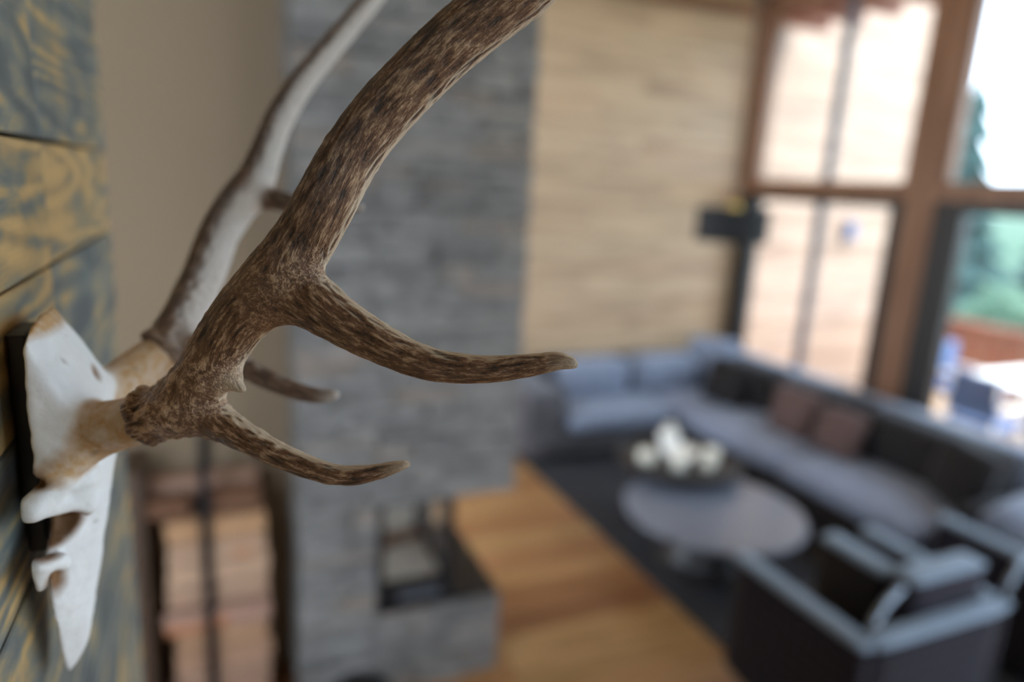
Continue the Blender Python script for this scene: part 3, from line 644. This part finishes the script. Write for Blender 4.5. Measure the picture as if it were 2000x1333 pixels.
def surface_net(fn, lo, hi, h):
    lo = np.array(lo); n = np.ceil((np.array(hi) - lo) / h / 8).astype(int)      # blocks of 8 cells
    N = n * 8 + 1; F = np.ones(tuple(N), np.float32)
    bc = np.stack(np.meshgrid(*[np.arange(k) for k in n], indexing='ij'), -1).reshape(-1, 3)
    dc = fn((lo + (bc + 0.5) * 8 * h).astype(np.float32)); act = np.abs(dc) < 8 * h * 1.25
    for b in bc[(~act) & (dc < 0)]: F[b[0] * 8:b[0] * 8 + 9, b[1] * 8:b[1] * 8 + 9, b[2] * 8:b[2] * 8 + 9] = -1
    g = np.stack(np.meshgrid(*[np.arange(9)] * 3, indexing='ij'), -1).reshape(-1, 3)
    ids = (bc[act][:, None, :] * 8 + g[None]).reshape(-1, 3)
    for c0 in range(0, len(ids), 400000):
        q = ids[c0:c0 + 400000]; F[q[:, 0], q[:, 1], q[:, 2]] = fn((lo + q * h).astype(np.float32))
    S_ = F < 0; cnt = np.zeros(tuple(N - 1), np.int8)
    for dx in (0, 1):
        for dy in (0, 1):
            for dz in (0, 1): cnt += S_[dx:N[0] - 1 + dx, dy:N[1] - 1 + dy, dz:N[2] - 1 + dz]
    cells = np.argwhere((cnt > 0) & (cnt < 8)); idx = np.full(tuple(N - 1), -1, np.int32); idx[tuple(cells.T)] = np.arange(len(cells))
    acc = np.zeros((len(cells), 3)); num = np.zeros(len(cells))
    cor = np.array([(i, j, k) for i in (0, 1) for j in (0, 1) for k in (0, 1)])
    for i in range(8):
        for j in range(i + 1, 8):
            if np.abs(cor[i] - cor[j]).sum() != 1: continue
            A = F[tuple((cells + cor[i]).T)]; C = F[tuple((cells + cor[j]).T)]; mk = (A < 0) != (C < 0)
            t = np.where(mk, A / np.where(mk, A - C, 1), 0)[:, None]
            acc += np.where(mk[:, None], cor[i] + t * (cor[j] - cor[i]), 0); num += mk
    V = lo + (cells + acc / num[:, None]) * h; Q = []
    for ax in range(3):
        u, v = [(1, 2), (2, 0), (0, 1)][ax]
        sl0 = [slice(None)] * 3; sl1 = [slice(None)] * 3; sl0[ax] = slice(0, -1); sl1[ax] = slice(1, None)
        A = S_[tuple(sl0)]; C = S_[tuple(sl1)]; e = np.argwhere(A != C)
        e = e[(e[:, u] > 0) & (e[:, v] > 0) & (e[:, u] < N[u] - 1) & (e[:, v] < N[v] - 1)]
        ou = np.zeros(3, int); ou[u] = 1; ov = np.zeros(3, int); ov[v] = 1
        q = np.stack([idx[tuple((e - a).T)] for a in (ou * 0, ou, ou + ov, ov)], 1); flip = A[tuple(e.T)]
        q[~flip] = q[~flip][:, ::-1]; Q.append(q)
    Q = np.vstack(Q); return V, Q[(Q >= 0).all(1)]
def mesh_np(name, V, Q):
    me = bpy.data.meshes.new(name); me.vertices.add(len(V)); me.vertices.foreach_set('co', V.astype(np.float32).ravel())
    me.loops.add(len(Q) * 4); me.loops.foreach_set('vertex_index', Q.astype(np.int32).ravel())
    me.polygons.add(len(Q)); me.polygons.foreach_set('loop_start', np.arange(0, len(Q) * 4, 4, dtype=np.int32))
    me.update(calc_edges=True); me.validate()
    me.polygons.foreach_set('use_smooth', np.ones(len(me.polygons), bool)); return me
def vnormals(V, Q):
    n = np.cross(V[Q[:, 2]] - V[Q[:, 0]], V[Q[:, 3]] - V[Q[:, 1]]); N = np.zeros_like(V)
    for k in range(4): np.add.at(N, Q[:, k], n)
    return N / np.maximum(np.linalg.norm(N, axis=1, keepdims=True), 1e-12)
def fattr(me, name, arr):
    if arr.ndim == 2: a = me.attributes.new(name, 'FLOAT_VECTOR', 'POINT'); a.data.foreach_set('vector', arr.astype(np.float32).ravel())
    else: a = me.attributes.new(name, 'FLOAT', 'POINT'); a.data.foreach_set('value', arr.astype(np.float32))
def make_antler(chains, h, k, mat, parent, label, burr_n=15, seed=0, rim_dirs=(((1, 0, 0),), 0.5, 0.3)):
    """chains: first the beam, then tines; each a list of (px, py, depth, pixel radius) measured at that depth"""
    segs = []; frames = []; rr = random.Random(seed); ends = []; total = []
    for ci, ch in enumerate(chains):
        C = np.array([[*pt(a, b, d), r * d / FPX] for a, b, d, r in ch]); C = catmull(C, 4); P, R = C[:, :3], np.maximum(C[:, 3], 0.0009)
        s0 = 0.0
        t = P[1] - P[0]; t /= np.linalg.norm(t)
        if ci == 0: n1 = np.cross(t, [0, 1.0, 0.2])
        else:
            j = min(range(nb), key=lambda q: np.linalg.norm(segs[q][0] - P[0])); s0 = segs[j][4]; n1 = frames[j][0]
        for i in range(len(P) - 1):
            t = P[i + 1] - P[i]; L = np.linalg.norm(t); t = t / max(L, 1e-9)
            n1 = n1 - t * (n1 @ t); n1 /= np.linalg.norm(n1); n2 = np.cross(t, n1)
            segs.append((P[i], P[i + 1], R[i], R[i + 1], s0)); frames.append((n1, n2, t, L)); s0 += L
        if ci == 0: nb = len(segs)
        ends.append(P[-1])
    knobs = []
    a0, t0, n1, n2 = segs[0][0], frames[0][2], frames[0][0], frames[0][1]; R0 = segs[0][2]
    for q in range(burr_n):
        a = 2 * PI * q / burr_n + rr.uniform(-.12, .12); c = a0 + (n1 * math.cos(a) + n2 * math.sin(a)) * R0 * rr.uniform(0.96, 1.1) + t0 * rr.uniform(-0.002, 0.004)
        knobs.append((c, rr.uniform(0.0032, 0.0052)))
    def fn(P):
        P = np.asarray(P, np.float32); d = None; c0 = 0; cc = []
        # within a chain plain min keeps the taper, between chains a smooth min makes the webbed forks
        cuts = [i for i in range(len(segs)) if i == 0 or np.linalg.norm(segs[i][0] - segs[i - 1][1]) > 1e-9] + [len(segs)]
        for a, b in zip(cuts, cuts[1:]):
            m_ = None
            for sg_ in segs[a:b]:
                q = cone_d(P, sg_[0], sg_[1], sg_[2], sg_[3]); m_ = q if m_ is None else smin(m_, q, 0.002)
            d = m_ if d is None else smin(d, m_, k)
        for c, r in knobs: d = smin(d, np.sqrt(((P - c.astype(np.float32)) ** 2).sum(1)) - r, 0.004)
        return d
    owner = np.zeros(len(segs), int); own = 0
    for i in range(1, len(segs)):
        if np.linalg.norm(segs[i][0] - segs[i - 1][1]) > 1e-9: own += 1
        owner[i] = own
    allp = np.array([s[0] for s in segs] + [s[1] for s in segs]); V, Q = surface_net(fn, allp.min(0) - 0.03, allp.max(0) + 0.03, h)
    N = vnormals(V, Q); Wt = np.zeros(len(V)); FL = np.zeros((len(V), 3))
    Vf = V.astype(np.float32)
    CW = np.zeros((own + 1, len(V)))
    for si, (sg_, (n1, n2, t, L)) in enumerate(zip(segs, frames)):
        d = cone_d(Vf, sg_[0], sg_[1], sg_[2], sg_[3]); w = np.exp(-np.clip(d, 0, 0.05) / 0.005) + 1e-9; rel = V - sg_[0]
        CW[owner[si]] = np.maximum(CW[owner[si]], w); FL += w[:, None] * np.stack([rel @ n1, rel @ n2, (sg_[4] + rel @ t) * 0.22], 1); Wt += w
    FL /= Wt[:, None]
    cs = np.sort(CW, axis=0); fork = 0.8 * np.clip((cs[-2] / cs[-1] - 0.06) / 0.25, 0, 1)
    dist_end = np.min([np.linalg.norm(V - e, axis=1) for e in ends[1:]] or [np.ones(len(V))], axis=0); tip = np.clip(1 - dist_end / 0.020, 0, 1)
    s_al = FL[:, 2] / 0.22; pear = np.clip(1 - s_al / 0.14, 0, 1)
    nz = lambda v, f, o=0.0: np.array([noise.noise(Vector((x * f + o, y * f, z_ * f))) for x, y, z_ in v])
    r1 = nz(FL, 260, seed * 7.1); r2 = nz(FL, 600, 3.3 + seed); r3 = nz(V, 150, 5.0); r4 = nz(V, 300, 1.7) * 0.6 + 0.06; r1 = r1 * (1 - fork) + r4 * fork; r2 = r2 * (1 - fork); relief = (1 - np.abs(r1) * 2.2) * 0.6 + r2 * 0.5
    amp = 0.0008 * (1 - tip * 0.8)
    V = V + N * ((relief - 0.3) * amp + np.clip(r3 - 0.12, 0, 1) * pear * 0.0035)[:, None]
    me = mesh_np('antler', V, Q)
    fattr(me, 'flow', FL + seed); fattr(me, 'relief', np.clip(0.5 + (relief - 0.25) * 0.7 + np.clip(r3 - 0.15, 0, 1) * pear, 0, 1)); fattr(me, 'tipness', tip); fattr(me, 'fork', fork)
    nv = vnormals(V, Q); q = np.max([np.clip((nv @ (np.array(d_) / np.linalg.norm(d_)) - rim_dirs[1]) / rim_dirs[2], 0, 1) for d_ in rim_dirs[0]], axis=0); fattr(me, 'rimlight_wear', q * q * (3 - 2 * q) * np.clip(s_al / 0.03, 0, 1))   # rim light painted pale by normal on window-side faces, with some wear
    o = link('antler', me, mat, parent)
    if label: o['label'] = label
    return o
sk = thing('deer_skull', 'bleached deer skull with a pair of branching antlers mounted on the plank wall', 'skull', (-0.138, 0.582, H - 0.26))
near = [
    [(290, 815, .472, 47), (345, 793, .462, 54), (388, 745, .452, 51), (428, 680, .444, 52), (470, 620, .436, 55), (530, 556, .43, 63), (588, 478, .425, 58), (633, 400, .42, 57), (680, 312, .42, 55), (733, 238, .42, 55), (800, 165, .42, 55), (872, 95, .42, 56), (950, 30, .42, 57), (1040, -38, .42, 56), (1130, -130, .425, 50), (1190, -250, .435, 40), (1215, -360, .45, 26), (1222, -440, .46, 8)],
    [(545, 575, .429, 50), (610, 590, .424, 52), (650, 618, .421, 46), (700, 648, .42, 41), (760, 680, .419, 36), (830, 709, .418, 31), (900, 720, .418, 27.5), (970, 721, .418, 24), (1040, 713, .418, 20), (1090, 706, .418, 15), (1114, 709, .418, 9.5), (1123, 713, .418, 4)],
    [(360, 800, .46, 44), (405, 815, .457, 38), (440, 832, .453, 32), (485, 858, .449, 26.5), (540, 887, .446, 23), (600, 912, .444, 20.5), (650, 927, .444, 19), (700, 929, .444, 16.5), (745, 920, .445, 13), (780, 911, .446, 8.5), (797, 907, .447, 4)],
    [(415, 730, .446, 34), (446, 738, .444, 17), (462, 752, .443, 10), (474, 762, .442, 5)],
    [(1130, -130, .425, 40), (1200, -160, .41, 30), (1300, -190, .40, 18), (1360, -230, .395, 5)],
]
o_near = make_antler(near, 0.00095, 0.011, M['antler'], None, 'dark brown ridged antler closest to the viewer', seed=1, rim_dirs=(((0.85, -0.02, -0.50), (0.22, 0.12, 0.95)), 0.64, 0.24))
far = [
    [(326, 677, .605, 38), (346, 642, .612, 38), (375, 588, .625, 37), (402, 528, .64, 37), (428, 458, .655, 36), (462, 402, .668, 37), (500, 350, .68, 34), (522, 292, .69, 28), (547, 230, .70, 26), (587, 165, .715, 24), (640, 100, .735, 22), (692, 38, .755, 20), (735, -15, .775, 19), (790, -110, .80, 16), (815, -200, .82, 9), (822, -250, .83, 3)],
    [(488, 378, .676, 26), (540, 391, .672, 19), (600, 402, .668, 15.5), (655, 406, .665, 12), (690, 406, .663, 9), (706, 405, .662, 5)],
    [(350, 668, .607, 30), (410, 690, .602, 24), (475, 718, .598, 20), (530, 745, .594, 18), (590, 768, .592, 15), (630, 774, .592, 12.5), (648, 772, .592, 9), (656, 771, .592, 6)],
]
o_far = make_antler(far, 0.0016, 0.010, M['antlerpale'], None, 'paler out-of-focus antler on the far side of the skull', seed=2, rim_dirs=(((0.80, -0.58, -0.05),), 0.20, 0.5))
MY = 0.582
def mir(p): return [p[0], 2 * MY - p[1], p[2]]
def hull_planes(pts):
    bm = bmesh.new(); vs_ = [bm.verts.new(p) for p in pts]; bmesh.ops.convex_hull(bm, input=vs_); bm.normal_update()
    c = np.mean(np.array(pts), 0); P = []
    for f in bm.faces:
        n = np.array(f.normal); d = n @ np.array(f.verts[0].co)
        if n @ c > d: n, d = -n, -d
        P.append((n.astype(np.float32), d))
    bm.free(); return P
def hull_d(P, planes, r):
    d = None
    for n, o_ in planes:
        q = P @ n - (o_ - r); d = q if d is None else np.maximum(d, q) if False else smin(-d, -q, 0.004) * -1
    return d - r
Zr = lambda p: [p[0], p[1], H + p[2]]
h1 = [(-.1205, .529, -.1145), (-.1205, .521, -.16), (-.119, .519, -.206), (-.1135, .562, -.104), (-.105, .575, -.115), (-.076, .562, -.168), (-.094, .523, -.176), (-.110, .516, -.206), (-.086, .550, -.206)]
h2 = [(-.074, .562, -.205), (-.078, .570, -.224), (-.091, .565, -.250), (-.098, .562, -.285), (-.1015, .566, -.335), (-.1045, .570, -.377), (-.108, .573, -.387), (-.124, .576, -.412), (-.124, .566, -.400), (-.122, .541, -.326), (-.121, .522, -.288), (-.119, .530, -.240), (-.095, .540, -.222)]
HP1 = hull_planes([Zr(p) for p in h1] + [Zr(mir(p)) for p in h1]); HP2 = hull_planes([Zr(p) for p in h2] + [Zr(mir(p)) for p in h2])
bn, bf = pt(283, 818, .474), pt(322, 682, .606)
tan_ch = [(Zr((-.092, .546, -.190)), list(bn), .021, .0165), (Zr((-.086, .540, -.190)), Zr((-.106, .519, -.210)), .018, .010)]
tan_ch += [(Zr((-.092, .618, -.190)), list(bf), .021, .0165), (Zr(mir((-.086, .540, -.190))), Zr(mir((-.106, .519, -.210))), .018, .010)]
cheek = [((-.104, .520, -.214), (-.118, .507, -.2275), .010, .0075), ((-.118, .507, -.2275), (-.097, .538, -.237), .0075, .011), ((-.097, .538, -.222), (-.097, .538, -.240), .016, .012), ((-.119, .512, -.272), (-.109, .527, -.279), .005, .0065), ((-.120, .512, -.272), (-.122, .522, -.290), .005, .006)]
cheek = [(Zr(a), Zr(b), r1, r2) for a, b, r1, r2 in cheek] + [(Zr(mir(a)), Zr(mir(b)), r1, r2) for a, b, r1, r2 in cheek]
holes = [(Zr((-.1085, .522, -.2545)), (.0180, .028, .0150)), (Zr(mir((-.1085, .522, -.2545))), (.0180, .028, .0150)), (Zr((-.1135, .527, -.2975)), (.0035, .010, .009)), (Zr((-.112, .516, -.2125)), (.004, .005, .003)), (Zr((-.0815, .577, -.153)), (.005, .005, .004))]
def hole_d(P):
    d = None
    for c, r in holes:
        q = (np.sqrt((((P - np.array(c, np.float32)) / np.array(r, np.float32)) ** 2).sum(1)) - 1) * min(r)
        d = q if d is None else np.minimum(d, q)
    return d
def chain_d(P, ch, k=0.006):
    d = None
    for a, b, ra, rb_ in ch:
        q = cone_d(P, np.array(a), np.array(b), ra, rb_); d = q if d is None else smin(d, q, k)
    return d
def skull_fn(P):
    P = np.asarray(P, np.float32)
    d = smin(hull_d(P, HP1, 0.004), hull_d(P, HP2, 0.003), 0.010)
    d = smin(d, chain_d(P, tan_ch), 0.010); d = smin(d, chain_d(P, cheek), 0.004)
    d = -smin(-d, hole_d(P), 0.004)
    return np.maximum(d, -0.1235 - P[:, 0])
V, Q = surface_net(skull_fn, (-.14, .46, H - .43), (0.0, .70, H - .08), 0.0016)
N = vnormals(V, Q); nn = np.array([noise.fractal(Vector(v) * 60, 1.0, 2.0, 3) for v in V]); V = V + N * (nn * 0.0011)[:, None]
me = mesh_np('skull_bone', V, Q); Vf = V.astype(np.float32)
top_edge = np.clip((V[:, 2] - (H - .121)) / .006, 0, 1) * np.clip((V[:, 0] + .124) / .004, 0, 1) * (N[:, 2] > 0.45)
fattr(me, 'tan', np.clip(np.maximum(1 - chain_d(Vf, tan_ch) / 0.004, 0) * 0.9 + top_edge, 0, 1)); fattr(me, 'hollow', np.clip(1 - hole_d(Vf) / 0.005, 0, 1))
ob = link('skull_bone', me, M['bone'])
mb = link('mounting_board', rbox(0.0145, 0.05, 0.17, 0.004, 0, 5), M['blackfr']); mb.location = (-0.1308, 0.590, H - 0.205)
bpy.context.view_layer.update()
for o in (o_near, o_far, ob, mb):
    o.parent = sk; o.matrix_parent_inverse = sk.matrix_world.inverted()
